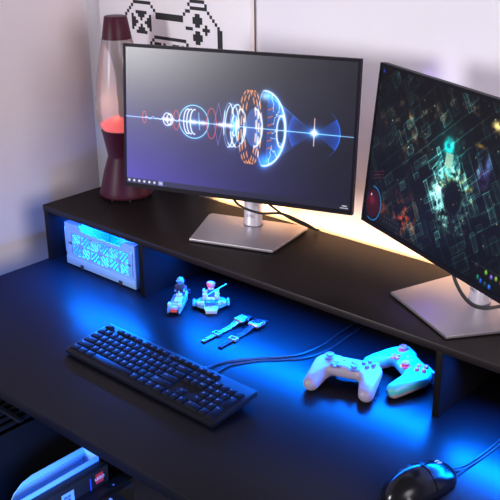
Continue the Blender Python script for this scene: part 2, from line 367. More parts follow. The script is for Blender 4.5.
def picture_beam():
    p = Pic((.06, .055, .125)); p.add(np.clip(1 - V, 0, 1) * np.clip(1 - U * 1.1, 0, 1), (.27, .23, .60)); p.add(np.clip(1 - V, 0, 1), (.01, .01, .05)); cy = .492; wh = (.85, .95, 1); bl = (.15, .5, .9); rd = (.75, .12, .22)
    p.add(noise(5, 4, 3, 3) - .5, (.03, .03, .05))
    p.add(glow(.62, .49, .25, .3), (.0, .015, .04))
    # two fans of light meeting in a star
    px, py = .839, .496
    dx = (U - px) * AS; dy = V - vfix(py); rr = np.hypot(dx, dy); th = np.arctan2(dy, dx)
    inl = (np.abs(np.arctan2(dy, -dx)) < math.atan(.265 / (.215 * AS))) & (U < px) & (U > .64)
    p.add(inl * np.clip((px - U) / .2, 0, 1) * (.35 + .65 * np.clip(np.abs(np.arctan2(dy, -dx)) / .62, 0, 1) ** 3), (.06, .24, .50))
    inr = (np.abs(th) < .60) & (rr < .185); p.add(inr * (rr / .185) ** 1.5, (.02, .22, .55))
    inl2 = (np.abs(np.arctan2(dy, -dx)) < .6) & (rr < .19) & (U < px); p.add(inl2 * (rr / .19) ** 3, (.02, .17, .42))
    p.add(np.exp(-(np.abs(rr - .185) / .004) ** 2) * (np.abs(th) < 1.3) * np.clip(1.2 - np.abs(th), 0, 1), (.05, .30, .7))
    # dashed orange rings
    for k, (cu, ru) in enumerate(((.556, .038), (.568, .038), (.581, .036))):
        a = ang(cu, cy, ru, .255); q = np.sqrt(((U - cu) / ru) ** 2 + ((V - vfix(cy)) / .255) ** 2)
        dash = ((np.sin(a * 17 + k * 1.3) > -.55)).astype(float); side = np.where(np.abs(np.abs(a) - PI / 2) < 2.6, 1, .4)
        p.over(np.clip(np.exp(-(edist(cu, cy, ru, .255) / .0058) ** 2) * dash * side * .95, 0, 1), (1.0, .62, .40))
    # lens: a big arc, haze and branching veins
    cu, ru, rv = .628, .092, .262; a = ang(cu, cy, ru, rv); right = (U > cu - .012)
    ramp = np.clip((U - cu + .014) / .05, 0, 1); p.add(ring(cu, cy, ru, rv, .0065, 4) * np.clip((U - cu + .014) / .02, 0, 1), (.75, .95, 1.1))
    p.add(ring(cu, cy, .030, rv, .005, 5) * np.clip((cu + .006 - U) / .02, 0, 1) * .45, (.5, .8, 1.0)); p.add(ring(cu, cy, ru, rv, .020, 2) * ramp * .22, (.2, .6, 1))
    for v_ in (.735, .235): p.add(seg(.645, v_, px, py, .0045) * np.clip((px - U) / .12, 0, 1) * .35, (.2, .5, .8))
    q = np.sqrt(((U - cu) / ru) ** 2 + ((V - vfix(cy)) / rv) ** 2)
    p.add((q < 1) * ramp * (.2 + .8 * q ** 3) * (.5 + noise(30, 30, 3, 8)), (.10, .36, .55))
    p.add(glow(.63, .26, .022, .05), (.1, .45, .8)); p.add(glow(.63, .72, .02, .03), (.5, .7, .8))
    r = np.random.default_rng(5)
    for k in range(7):
        t = (-1.25 + 2.5 * k / 6); u0, v0 = cu + ru * math.cos(t) * .97, cy + rv * math.sin(t) * .97
        u1, v1 = .66, cy + .12 * math.sin(t)
        for j in range(5):
            f = (j + 1) / 5; un_, vn = u0 + (u1 - u0) * f * .5 + r.normal() * .006, v0 + (v1 - v0) * f * .5 + r.normal() * .016
            p.add(seg(u0, v0, un_, vn, .0026) * .55, wh); u0, v0 = un_, vn
    p.add(ring(.701, .482, .018, .108, .0048), (1, 1, 1.1)); p.over(disc(.701, .482, .013, .092) * .6, (.08, .11, .2))
    for i in range(6):
        v = cy - .14 + i * .055; p.over(np.clip(seg(.645, v, .662, v + .012, .005), 0, 1) * .8, (.95, .42, .25))
    p.add(ring(.585, cy, .036, .135, .006, 4) * (U > .585), (.8, 1, 1.1)); p.add((np.sqrt(((U - .585) / .036) ** 2 + ((V - vfix(cy)) / .135) ** 2) < 1) * 1.0, (.12, .22, .33))
    # coil of pale rings
    for cu, ru, rv, w in ((.475, .022, .155, .005), (.490, .030, .150, .005), (.512, .030, .150, .006), (.528, .022, .12, .005), (.50, .012, .07, .006)):
        a = ang(cu, cy, ru, rv); p.add(ring(cu, cy, ru, rv, w, 3) * (.35 + .65 * (np.sin(a * 3 + cu * 90) > -.2)), (.62, .85, .95))
    p.add(glow(.505, .492, .014, .06), (.2, .7, .9))
    # bubble
    p.add(ring(.318, cy, .066, .118, .0045, 4), (.35, .75, .95)); p.add(disc(.318, cy, .062, .110, .8), (.05, .18, .26))
    for cu in (.292, .306, .322): p.add(ring(cu, cy, .020, .088, .0055, 2) * (U < cu + .004), (.75, .9, .95))
    p.add(seg(.34, .56, .345, .44, .005) * .6, (.5, .8, .95))
    p.add(ring(.196, cy, .019, .045, .005), (.6, .75, .9)); p.add(ring(.208, cy, .014, .04, .005), (.7, .7, .65))
    # thin red loops and a violet diamond
    for cu, ru, rv in ((.088, .0085, .043), (.238, .013, .07), (.398, .021, .108)): p.over(np.clip(ring(cu, cy, ru, rv, .0042, 1.2), 0, 1) * .9, (.88, .28, .38))
    for s1 in (1, -1):
        for s2 in (1, -1): p.over(np.clip(seg(.429 + s1 * .0, cy + s2 * .15, .429 + s1 * .020, cy, .0032), 0, 1) * .8, (.50, .42, .80))
    # the beam itself and the star
    p.add(seg(.0, .488, 1, .493, .0024) * .9, (.62, .80, .92)); p.add(seg(.0, .488, 1, .493, .010) * .25, (.2, .5, .8))
    for k in range(60):
        u0 = .09 + k * .004; p.add(seg(u0, cy + .012 * math.sin(k * .8) * math.sin(k * .21), u0 + .004, cy + .012 * math.sin((k + 1) * .8) * math.sin((k + 1) * .21), .003) * .5, (.4, .7, .9))
    for cu in (.196, .318, .36, .44, .475): p.add(glow(cu, .49, .018, .016), (.8, .8, .75))
    p.add(seg(px, py - .09, px, py + .10, .004) * .9, (1, .75, .55)); p.add(glow(px, py, .014, .024), (1.1, 1.05, 1)); p.add(glow(px, py, .05, .05), (.1, .35, .6))
    # task bar
    p.over(rect(0, 1, 0, .038) * .7, (.10, .10, .20))
    for k in range(6):
        u = .012 + k * .0245; p.over(np.clip(1.6 - np.hypot((UX - u * AS) / .009, (V - .020) / .009), 0, 1), (.92, .93, 1))
    p.over(rect(.153, .176, .004, .036), (.50, .52, .78)); p.over(rect(.158, .171, .012, .028), (.75, .78, .95))
    for k in range(5): p.over(rect(.968 + k * .0042, .9712 + k * .0042, .023, .031), (.85, .86, .9))
    for k in range(8): p.over(rect(.960 + k * .0042, .9632 + k * .0042, .008, .016), (.85, .86, .9))
    return p.out('beam_wallpaper')

def picture_dungeon():
    p = Pic((.020, .020, .028)); n1 = noise(9, 6, 5, 11); n2 = noise(26, 16, 4, 12); n3 = noise(60, 40, 3, 13)
    a = math.radians(38); A = UX * math.cos(a) + V * math.sin(a); C = -UX * math.sin(a) + V * math.cos(a)
    A = A + .014 * (n1 - .5); C = C + .014 * (n2 - .5)
    def lines(x, f, w): return np.exp(-(((x * f) % 1 - .5) / w) ** 4)
    teal = np.exp(-(((U - .47) / .24) ** 2 + ((V - .50) / .34) ** 2)); cell = (np.floor(A * 9) * 7.13 + np.floor(C * 7) * 3.7) % 1
    band = ((n1 > .5) * 1.0)
    gl = lines(A, 26, .11) * (cell > .45) + lines(C, 22, .11) * (cell < .62) + .8 * lines(A, 9, .05) + .8 * lines(C, 7, .05)
    fade = .55 + 1.7 * teal
    r0 = np.random.default_rng(33)
    for k in range(150):                                     # walls of the maze as small double outlined rectangles
        ca, cc = r0.uniform(.2, 1.75), r0.uniform(-.95, .75); ha, hc = r0.uniform(.012, .075), r0.uniform(.012, .06)
        if r0.random() < .5: ha, hc = hc * .5, ha * 1.4
        e = np.maximum(np.abs(A - ca) - ha, np.abs(C - cc) - hc); f_ = r0.uniform(.35, 1)
        p.add(np.exp(-(e / .0032) ** 2) * fade * f_ * (.55 + .6 * n2), (.20, .38, .37)); p.add(np.exp(-((e + .012) / .0026) ** 2) * (e > -.02) * fade * f_ * .5, (.16, .32, .32)); p.add((e < 0) * fade * f_ * .10, (.15, .30, .30))
    p.add((lines(A, 13, .05) * (n1 > .52) + lines(C, 11, .05) * (n1 < .50)) * fade * .5, (.12, .26, .26))
    p.add(np.clip(n3 * n2 - .26, 0, 1) * (.2 + teal), (.25, .45, .43))
    p.add(np.clip(n2 - .56, 0, 1) * np.exp(-(((U - .2) / .16) ** 2 + ((V - .72) / .22) ** 2)) * (.2 + n3), (2.2, 1.6, 1.0))
    p.add(np.clip(n2 - .55, 0, 1) * np.exp(-(((U - .5) / .25) ** 2 + ((V - .9) / .10) ** 2)) * (.2 + n3), (1.6, 1.3, .9))
    # pale rim of rubble around a dark pit
    qd = np.sqrt(((U - .51) / .075) ** 2 + ((V - .41) / .15) ** 2)
    p.add(np.exp(-((qd - 1) / .42) ** 2) * np.clip(n3 * 2.8 - .95, 0, 1) * (.45 + .55 * (U < .53)), (.50, .80, .76))
    p.add(disc(.415, .375, .045, .075, .8) * np.clip(n3 * 2.4 - .5, 0, 1), (.42, .66, .62))
    p.over(disc(.515, .385, .050, .115, .25), (.015, .02, .025)); p.over(disc(.32, .33, .06, .10, .5) * .8, (.015, .015, .02))
    for k in range(3):
        o = k * .012; p.add(seg(.385 + o, .50 - o, .425 + o, .60 - 2 * o, .0035) * .7, (.35, .62, .60)); p.add(seg(.385 + o, .50 - o, .43 - o, .42 + o, .0035) * .7, (.35, .62, .60))
    # bright blue-green portal
    p.add(glow(.46, .62, .075, .14), (.02, .24, .24)); p.add(disc(.455, .668, .034, .066, .5) * (.35 + n3), (.05, .85, .80)); p.over(rect(.447, .486, vfix(.545), vfix(.632)) * (.75 + .25 * n3), (.66, .86, .74))
    p.over(disc(.452, .672, .016, .020, .6) * .7, (.02, .25, .35)); p.add(glow(.474, .515, .022, .03) * n3, (.2, .6, .55))
    for k in range(16):
        t = k / 15; p.add(glow(.44 + t * .17, .44 + .08 * math.sin(t * 3.1) + .03 * math.sin(k * 4.1), .007, .012), (.38, .36, .16))
    # embers, sparks
    r = np.random.default_rng(21)
    for k in range(46):
        u, v = r.uniform(.05, .75), r.uniform(.2, .97); p.add(glow(u, v, .0028, .005) * r.uniform(.2, .9), (.9, .85, .6))
    p.add(np.exp(-(((U - .25) / .075) ** 2 + ((V - .14) / .12) ** 2)) * np.clip(n3 * n2 * 4 - .7, 0, 1), (.75, .26, .08))
    p.add(np.exp(-(((U - .12) / .02) ** 2 + ((V - .12) / .05) ** 2)) * n3, (.6, .2, .05))
    for k in range(3): p.add(seg(.03, .262 + k * .022, .10, .30 + k * .022, .004) * .5, (.55, .12, .18))
    p.add(glow(.673, .879, .020, .022) * (n3 > .35), (1.0, .90, .55)); p.add(glow(.70, .87, .035, .03), (.35, .28, .12))
    p.add(glow(.663, .652, .014, .05) * n3, (.45, .6, .95)); p.add(glow(.645, .58, .03, .07) * n3, (.25, .10, .40)); p.add(glow(.62, .60, .009, .03), (.25, .38, .45)); p.add(glow(.61, .74, .02, .012), (.5, .38, .12))
    p.add(glow(.85, .5, .1, .2) * n2, (.10, .20, .18))
    # status panels along the bottom
    p.over(disc(.052, .10, .048, .10, .12), (.22, .03, .08)); p.add(glow(.045, .12, .02, .03), (.25, .05, .10)); p.over(np.clip(ring(.052, .10, .056, .113, .005, 1.2), 0, 1) * (ang(.052, .1, .056, .113) > -2) * (ang(.052, .1, .056, .113) < 1.7), (.18, .50, .72))
    p.over(disc(.038, .155, .006, .012, .5), (.8, .85, .9))
    p.over(rect(.12, .25, .02, .085) * .85, (.05, .06, .06))
    for k in range(6):
        for j in range(2): p.over(disc(.14 + k * .018, .025 + j * .03, .0055, .010, .6) * .6, (.35, .38, .36))
    p.over(rect(.66, 1, .005, .115) * .85, (.035, .04, .045)); p.over(np.clip(seg(.66, .09, 1, .098, .003), 0, 1) * .5, (.3, .32, .34))
    for u, v, c in ((.685, .085, (.15, .16, .17)), (.735, .072, (.45, .72, .10)), (.762, .063, (.50, .36, .85)), (.785, .068, (.50, .70, .20)), (.70, .022, (.08, .48, .35)), (.716, .010, (.10, .32, .85)), (.738, .006, (.08, .25, .32)), (.76, .003, (.08, .45, .95)), (.81, .06, (.7, .2, .1)), (.835, .06, (.2, .4, .8)), (.86, .06, (.7, .6, .2))):
        p.over(disc(u, v, .0105, .020, .7), c); p.add(disc(u, v + .006, .004, .007, .9) * .5, (.5, .5, .5))
    p.add(glow(.02, .971, .006, .012), (.15, .22, .75)); p.over(rect(.0, 1, 0, .003), (.02, .02, .02))
    return p.out('dungeon_game')

def screen_mat(name, img, strength, spec):
    m = bpy.data.materials.new(name); m.use_nodes = True; nt = m.node_tree; b = nt.nodes['Principled BSDF']
    t = nt.nodes.new('ShaderNodeTexImage'); t.image = img; uv = nt.nodes.new('ShaderNodeUVMap'); nt.links.new(uv.outputs[0], t.inputs[0])
    b.inputs['Base Color'].default_value = (.005, .005, .007, 1); b.inputs['Roughness'].default_value = .29; b.inputs['Specular IOR Level'].default_value = spec
    nt.links.new(t.outputs[0], b.inputs['Emission Color']); b.inputs['Emission Strength'].default_value = strength
    return m
M['scr1'] = screen_mat('beam_screen', picture_beam(), 1.0, .55)
M['scr2'] = screen_mat('dungeon_screen', picture_dungeon(), 1.0, .12)

# ------------------------------------------------------------------ monitors
def monitor(label, base_loc, base_yaw, bl, yaw, tilt, scr, logo):
    t = thing('monitor', label, 'monitor', (*base_loc, H), (0, 0, base_yaw), 'monitors on the riser')
    inv = (Tr((*base_loc, H)) @ Rt(base_yaw, 'Z')).inverted()
    b = B(); b.prism([(-.104, .0), (.104, 0), (.131, .166), (.126, .177), (-.126, .177), (-.131, .166)], .0028, .0092, bev=.0014); b.build('base_plate', 'silver', t)
    b = B(); b.prism([(-.098, .006), (.098, .006), (.124, .165), (-.124, .165)], .0002, .0027); b.build('base_pad', 'rubber', t)
    # neck: an oval column rising at the back of the plate
    b = B(); el = [(.0215 * math.cos(2 * PI * i / 40) * (1 if abs(math.cos(2 * PI * i / 40)) < .8 else .985), .140 + .017 * math.copysign(abs(math.sin(2 * PI * i / 40)) ** .6, math.sin(2 * PI * i / 40))) for i in range(40)]
    b.prism(el, .0094, .36, bev=.0005); nk = b.build('neck', 'silverp', t)
    b = B(); b.prism([(x * 1.08, .14 + (y - .14) * 1.08) for x, y in el], .0093, .0108); b.build('neck_ring', 'dark_logo', nk)
    b = B(); b.text(logo, .0085, Tr((0, .1227, .036)) @ Rt(PI / 2, 'X'), extrude=.00015); b.build('neck_logo', 'dark_logo', nk)
    hd = inv @ Tr(bl) @ Rt(yaw, 'Z') @ Rt(-tilt, 'X')        # local: x right, z up, -y towards the viewer
    W, Hh = .538, .3169; x0, x1, z0, z1 = .0055, .5325, .0095, .3105
    b = B()
    for r in ((0, W, 0, z0), (0, W, z1, Hh), (0, x0, z0, z1), (x1, W, z0, z1)): b.box(r[0], r[1], 0, .014, r[2], r[3])
    b.build('bezel', 'bezel', t, hd)
    b = B(); v = [b.bm.verts.new(q) for q in ((x0, .0012, z0), (x1, .0012, z0), (x1, .0012, z1), (x0, .0012, z1))]; f = b.bm.faces.new(v)
    uv = b.bm.loops.layers.uv.new('UVMap')
    for l, c in zip(f.loops, ((0, 0), (1, 0), (1, 1), (0, 1))): l[uv].uv = c
    b.bm.normal_update()
    me = bpy.data.meshes.new('screen'); bmesh.ops.transform(b.bm, matrix=hd, verts=b.bm.verts); b.bm.to_mesh(me); b.bm.free(); me.materials.append(M[scr])
    o = bpy.data.objects.new('screen', me); COL.objects.link(o); o.parent = t
    b = B(); b.box(.0006, W - .0006, .0142, .021, .0006, Hh - .0006, .003); b.build('back_cover', 'silverp', t, hd)
    b = B(); b.box(.12, W - .12, .0212, .050, .03, .25, .012); bk = b.build('rear_housing', 'silverp', t, hd)
    # arm joining the rear housing to the neck top
    pc = hd @ Vector((W / 2, .049, .17)); b = B(); q = Vector((0, .140, .30))
    b.tube([pc, (pc + q) / 2, q], .020, 16, sub=1); b.build('tilt_arm', 'silverp', t)
    return t, hd
mon1, hd1 = monitor('left monitor showing a glowing beam and lens wallpaper with a taskbar', (.5805, .0950), .336, (.3764, -.0342, .2915), .3225, .0976, 'scr1', 'DELL')
mon2, hd2 = monitor('right monitor showing a dark dungeon game with a turquoise glow', (1.0947, .0688), -.481, (.9167, .1266, .2932), -.4189, .0964, 'scr2', 'DELL')

t = thing('monitor_cable', 'black cable looping below the left monitor beside its neck', 'cable', (.60, .22, H))
T = Tr((-.60, -.22, -H))
b = B(); b.tube([(.515, .145, .305), (.535, .165, .235), (.570, .205, .205), (.615, .235, .205), (.650, .275, .180), (.668, .305, .1550)], .0030, T=T); b.build('cord', 'cord', t)
b = B(); b.tube([(.575, .165, .300), (.600, .195, .245), (.625, .240, .200), (.655, .285, .1680), (.672, .309, .1548)], .0026, T=T); b.build('cord', 'cord', t)
t = thing('monitor_cable', 'black cable hanging below the right monitor in front of its neck', 'cable', (1.16, .16, H))
T = Tr((-1.16, -.16, -H))
b = B(); b.tube([(1.125, .115, .305), (1.135, .110, .268), (1.155, .105, .225), (1.185, .105, .196), (1.215, .12, .190), (1.26, .17, .20), (1.285, .24, .19), (1.30, .30, .156)], .0034, T=T); b.build('cord', 'cord', t)

# ------------------------------------------------------------------ lava lamp
t = thing('lava_lamp', 'tall maroon lava lamp with red wax at the left end of the riser', 'lamp', (.109, .195, H))
z = lambda q: q - H
prof = [(.0650, .1585), (.0695, .1590), (.0700, .1640), (.0685, .172), (.0560, .222), (.0430, .2610), (.0425, .2650), (.0460, .285), (.0540, .328), (.0555, .3330), (.0540, .3345), (.050, .3335)]
b = B(); b.lathe([(r, z(q)) for r, q in prof], 64); bs = b.build('base', 'maroon', t)
b = B(); b.lathe([(.0710, z(.162)), (.0717, z(.1635)), (.0717, z(.1655)), (.0707, z(.167))], 64); b.build('base_rim', 'maroon', bs)
for k in range(8):
    a = k * PI / 4 + .2; b = B(); b.cyl((.062 * math.cos(a), .062 * math.sin(a)), .0028, .0002, .0072, 12); b.build('foot', 'rubber', t)
gp = [(.0535, .3352), (.0590, .347), (.0640, .366), (.0655, .386), (.0640, .415), (.0585, .460), (.0510, .506), (.0430, .545), (.0375, .5680)]
b = B(); b.lathe([(r, z(q)) for r, q in gp], 64, closed=False); b.build('globe', 'glass', t)
b = B(); b.lathe([(.0500, z(.3354)), (.0560, z(.345)), (.054, z(.3500)), (.044, z(.3580)), (.028, z(.3680)), (.012, z(.374))], 40, off=[(0, 0), (0, 0), (.002, .002), (.006, .006), (.012, .012), (.016, .015)]); b.build('wax_pool', 'lava', t)
ax, ay = .746, .666
wp = [(.022, .3600, .024), (.028, .376, .027), (.0285, .400, .026), (.023, .430, .021), (.0150, .460, .0135), (.0115, .485, .007), (.0130, .510, .004), (.0190, .535, .003), (.0270, .552, .002), (.0330, .5640, .0)]
b = B(); b.lathe([(r, z(q)) for r, q, o in wp], 40, off=[((o - .007) * ax, (o - .007) * ay) for r, q, o in wp]); b.build('wax_column', 'wax', t)
cp = [(.0365, .5600), (.0385, .5610), (.0383, .5640), (.0290, .6190), (.0275, .6215), (.0240, .6220)]
b = B(); b.lathe([(r, z(q)) for r, q in cp], 64); b.build('cap', 'maroon', t)
l = bpy.data.lights.new('bulb', 'POINT'); l.energy = .07; l.color = (1, .55, .3); l.shadow_soft_size = .012
o = bpy.data.objects.new('bulb', l); COL.objects.link(o); o.location = (-.036, -.006, z(.395)); o.parent = t

# ------------------------------------------------------------------ poster on the wall
PX0, PX1, PZ0, PZ1 = -.114, .4425, .30, .86; c = .0085
t = thing('canvas_print', 'white canvas print of a black pixel gamepad hung behind the left monitor', 'poster', ((PX0 + PX1) / 2, YB, PZ0))
T = Tr((-(PX0 + PX1) / 2, -YB, -PZ0))
b = B(); b.box(PX0, PX1, YB - .018, YB - .0045, PZ0, PZ1, .0008); b.build('stretcher_frame', 'frame', t, T)
b = B(); b.box(PX0 + .001, PX1 - .0005, YB - .0044, YB - .0003, PZ0 + .001, PZ1 - .001); b.build('shadow_gap_board', 'ink', t, T)  # black sheet painting the shadow gap between canvas and wall
cells = set()
def ln(x0, y0, x1, y1, w=1, h=1):
    n = int(max(abs(x1 - x0), abs(y1 - y0)))
    for i in range(n + 1):
        f = i / max(n, 1); x = round(x0 + (x1 - x0) * f); y = round(y0 + (y1 - y0) * f)
        for a in range(w):
            for d in range(h): cells.add((x + a, y + d))
def blk(x0, x1, y0, y1):
    for x in range(x0, x1 + 1):
        for y in range(y0, y1 + 1): cells.add((x, y))
# body outline (grid units of 8.5 mm), left lobe, bridge, right lobe, grips
ln(-2, 70, 2, 74); ln(3, 75, 10, 75); blk(3, 10, 75, 75); ln(11, 74, 13, 72); blk(13, 24, 71, 72); ln(25, 73, 28, 75); blk(28, 34, 75, 75); ln(35, 74, 39, 70)
blk(39, 40, 56, 69); blk(-3, -2, 56, 69)
blk(28, 33, 77, 77); blk(27, 27, 76, 76); blk(34, 34, 76, 76); blk(4, 9, 77, 77)
ln(-2, 55, 0, 50); ln(40, 55, 38, 50); ln(0, 49, 8, 49); ln(30, 49, 38, 49)
# arrow pad
for k in range(3):
    blk(6 - (2 - k), 6 + (2 - k), 72 - k, 72 - k); blk(6 - (2 - k), 6 + (2 - k), 66 + k, 66 + k)
for k in range(3):
    blk(2 + k, 2 + k, 69 - (2 - k), 69 + (2 - k)); blk(10 - k, 10 - k, 69 - (2 - k), 69 + (2 - k))
# round buttons, plus, minus
for cy_ in (72, 67):
    blk(30, 31, cy_ - 2, cy_ + 1); blk(29, 32, cy_ - 1, cy_)
blk(34, 34, 68, 70); blk(33, 35, 69, 69); blk(26, 28, 69, 69)
# word panel
blk(12, 25, 65, 65); ln(11, 64, 9, 62); ln(26, 64, 28, 62); blk(9, 9, 57, 61); blk(28, 28, 57, 61); blk(10, 27, 56, 56)
word = {'P': ['###', '#.#', '###', '#..', '#..'], 'L': ['#..', '#..', '#..', '#..', '###'], 'A': ['###', '#.#', '###', '#.#', '#.#'], 'Y': ['#.#', '#.#', '###', '.#.', '.#.']}
for i, ch in enumerate('PLAY'):
    for j, row in enumerate(word[ch]):
        for k, q in enumerate(row):
            if q == '#': cells.add((13 + i * 4 - (0 if i < 2 else 0) + k - 1, 63 - j))
b = B(); b.box(PX0 + .0006, PX1 - .0006, YB - .0187, YB - .0181, PZ0 + .0006, PZ1 - .0006)
for x, y in sorted(cells):
    X, Z = .002 + x * c, y * c
    b.box(X, X + c, YB - .0191, YB - .0187, Z - c / 2, Z + c / 2, mi=1)
b.build('print', ['white', 'ink'], t, T, smooth=False)

# ------------------------------------------------------------------ folding crate
t = thing('folding_crate', 'pale blue latticed folding crate in the left bay of the riser', 'crate', (.204, .085, 0))
T = Tr((-.204, -.085, 0)); X0, X1, Y0, Y1, ZT = .068, .339, .0135, .160, .117
fy0, fy1 = Y0, Y0 + .0045
b = B()
b.box(X0, X1, fy0 - .0015, fy1, .0030, .0245, .0008)                                   # plain bottom band
b.box(X0, X0 + .010, fy0, fy1, .0245, ZT, .0006); b.box(X1 - .010, X1, fy0, fy1, .0245, ZT, .0006)
prof = [(X0 + .010, .0925), (X1 - .010, .0925), (X1 - .010, ZT), (X1 - .040, ZT), (X1 - .053, .1025), (X0 + .064, .1025), (X0 + .050, ZT), (X0 + .010, ZT)]
RX = Matrix(((1, 0, 0, 0), (0, 0, -1, 0), (0, 1, 0, 0), (0, 0, 0, 1)))
b.prism(prof, -fy1, -fy0, T=RX)
b.box(X0 + .010, X1 - .010, fy0, fy1, .0245, .0330); b.box(X0 + .010, X1 - .010, fy0, fy1, .0605, .0650)
for x in (X0 + .010, X1 - .026): b.box(x, x + .016, fy0, fy1, .033, .0925)
# chevron lattice: slanted bars whose lean flips from column to column
nc = 6; cw = (X1 - X0 - .052) / nc
for r_, (za, zb) in enumerate(((.033, .0605), (.065, .0925))):
    for k in range(nc):
        xa = X0 + .026 + k * cw; s = 1 if (k + 0) % 2 else -1; lean = .013 * s * (1 if r_ else -1)
        b.box(xa - .0016, xa + .0016, fy0, fy1, za, zb)
        for j in range(3):
            xc = xa + (j + .5) * cw / 3
            b.prism([(xc - lean - .0023, za), (xc - lean + .0023, za), (xc + lean + .0023, zb), (xc + lean - .0023, zb)], -fy1 + .0004, -fy0 - .0004, T=RX)
for k in range(5):                                                                     # small pegs on the rail
    x = X0 + .075 + k * .031; b.box(x - .0015, x + .0015, fy0 - .001, fy0 + .001, .0960, .0985)
b.build('front_wall', 'crate', t, T)
b = B(); b.box(X0, X1, Y1 - .0035, Y1, .003, .098); b.box(X0, X0 + .055, Y1 - .0035, Y1, .098, ZT); b.box(X1 - .055, X1, Y1 - .0035, Y1, .098, ZT)
b.box(X0 + .055, X1 - .055, Y1 - .0045, Y1, .094, .1000, .001); b.build('back_wall', 'crate', t, T)
for xs in (X0, X1 - .0035):
    b = B(); b.box(xs, xs + .0035, Y0 + .0050, Y1 - .004, .003, .090); b.box(xs, xs + .0035, Y0 + .0050, Y0 + .045, .090, ZT); b.box(xs, xs + .0035, Y1 - .045, Y1 - .004, .090, ZT); b.build('side_wall', 'crate', t, T)
b = B(); b.box(X0 + .004, X1 - .004, Y0 + .0052, Y1 - .004, .003, .0055); b.build('floor_panel', 'crate', t, T)
for x0_, x1_ in ((X0, X0 + .048), (X1 - .038, X1)):                                     # corner caps of the folded rim
    b = B(); b.box(x0_, x1_, Y0 + .0052, Y0 + .030, ZT - .004, ZT + .0005, .0008)
    b.build('rim_corner', 'crate', t, T)
for x in (X1 - .013,):
    b = B(); b.box(x, x + .004, Y0 - .003, Y0 - .0002, .036, .104, .0006); b.box(x - .001, x + .007, Y0 - .0035, Y0 - .0002, .085, .100, .0008); b.build('latch', 'crate', t, T)
b = B(); b.box(X0 + .002, X0 + .0055, Y0 - .003, Y0 - .0002, .036, .104, .0006); b.build('latch', 'crate', t, T)
for x in (X0 + .058, X1 - .062):
    b = B(); b.box(x, x + .012, Y0 - .004, Y0 - .0017, .0004, .0125, .0008); b.box(x + .001, x + .011, Y0 - .004, Y0 + .02, .0003, .0028, .0005); b.build('foot_clip', 'hinge', t, T)

# ------------------------------------------------------------------ keyboard
kt = thing('keyboard', 'full size black wired keyboard lying in front of the riser', 'keyboard', (.4636, -.3009, 0), (0, 0, -.0102))
SL = math.atan(.0138 / .127); KT = Tr((0, 0, .0035)) @ Rt(SL, 'X')
b = B(); b.prism([(0, .004), (.004, 0), (.438, 0), (.442, .004), (.442, .122), (.438, .1275), (.004, .1275), (0, .122)], 0, .0095, bev=.0015); b.build('body', 'black', kt, KT)
for x in (.035, .385):
    b = B(); b.box(x, x + .024, .110, .118, .0003, .0162, .001); b.build('flip_foot', 'rubber', kt)
    b = B(); b.box(x, x + .020, .006, .014, .0003, .0043, .0005); b.build('front_pad', 'rubber', kt)
u = .01885; y0k = .0085; ex = .0072
rows = []          # (x in units, y row, width, height in units, legend)
def row(y, x, items):
    for it in items:
        if isinstance(it, (int, float)): x += it; continue
        l, w = it if isinstance(it, tuple) else (it, 1); rows.append((x, y, w, 1, l)); x += w
row(5.22, 0, ['Esc', 1, 'F1', 'F2', 'F3', 'F4', .5, 'F5', 'F6', 'F7', 'F8', .5, 'F9', 'F10', 'F11', 'F12', .25, 'PrtSc', 'ScrLk', 'Pause'])
row(4, 0, ['`', '1', '2', '3', '4', '5', '6', '7', '8', '9', '0', '-', '=', ('Backspace', 2), .25, 'Ins', 'Home', 'PgUp', .25, 'Num', '/', '*', '-'])
row(3, 0, [('Tab', 1.5), 'Q', 'W', 'E', 'R', 'T', 'Y', 'U', 'I', 'O', 'P', '[', ']', ('\\', 1.5), .25, 'Del', 'End', 'PgDn', .25, '7', '8', '9'])
row(2, 0, [('Caps', 1.75), 'A', 'S', 'D', 'F', 'G', 'H', 'J', 'K', 'L', ';', "'", ('Enter', 2.25), 3.5, '4', '5', '6'])
row(1, 0, [('Shift', 2.25), 'Z', 'X', 'C', 'V', 'B', 'N', 'M', ',', '.', '/', ('Shift', 2.75), 1.25, '^', 1.25, '1', '2', '3'])
row(0, 0, [('Ctrl', 1.25), ('Win', 1.25), ('Alt', 1.25), ('', 6.25), ('Alt', 1.25), ('Fn', 1.25), ('Menu', 1.25), ('Ctrl', 1.25), .25, '<', 'v', '>', .25, ('0', 2), '.'])
rows.append((21.5, 2, 1, 2, '+')); rows.append((21.5, 0, 1, 2, 'Enter'))
def key_mesh(x, y, w, h, leg):
    b = B(); g = .0016; top = .0020; hh = .0042
    fr_ = y > 5; kh = (.0135 if fr_ else h * u)
    X0, X1 = ex + x * u + g / 2, ex + (x + w) * u - g / 2; Y0, Y1 = y0k + y * u + g / 2, y0k + y * u + kh - g / 2
    vs = [b.bm.verts.new(q) for q in ((X0, Y0, 0), (X1, Y0, 0), (X1, Y1, 0), (X0, Y1, 0), (X0 + top * .6, Y0 + top * .6, hh), (X1 - top * .6, Y0 + top * .6, hh), (X1 - top * .6, Y1 - top * .6, hh), (X0 + top * .6, Y1 - top * .6, hh))]
    for f in ((0, 1, 2, 3), (4, 5, 6, 7), (0, 1, 5, 4), (1, 2, 6, 5), (2, 3, 7, 6), (3, 0, 4, 7)): b.bm.faces.new([vs[i] for i in f])
    bmesh.ops.bevel(b.bm, geom=[e for e in b.bm.edges if e.verts[0].co.z > .004 and e.verts[1].co.z > .004], offset=.0007, segments=2, profile=.5, affect='EDGES')
    if leg:
        sz = .0062 if len(leg) == 1 else .0034
        b.text(leg, sz, Tr((X0 + (.0055 if len(leg) < 4 else .0065 if w < 1.6 else .0095), Y1 - (.0062 if not fr_ else .0060), hh + .00005)), 1, .00004)
    o = b.build('key', ['key', 'legend'], kt, KT @ Tr((0, 0, .0096))); return o
rows.sort(key=lambda r: r[1])
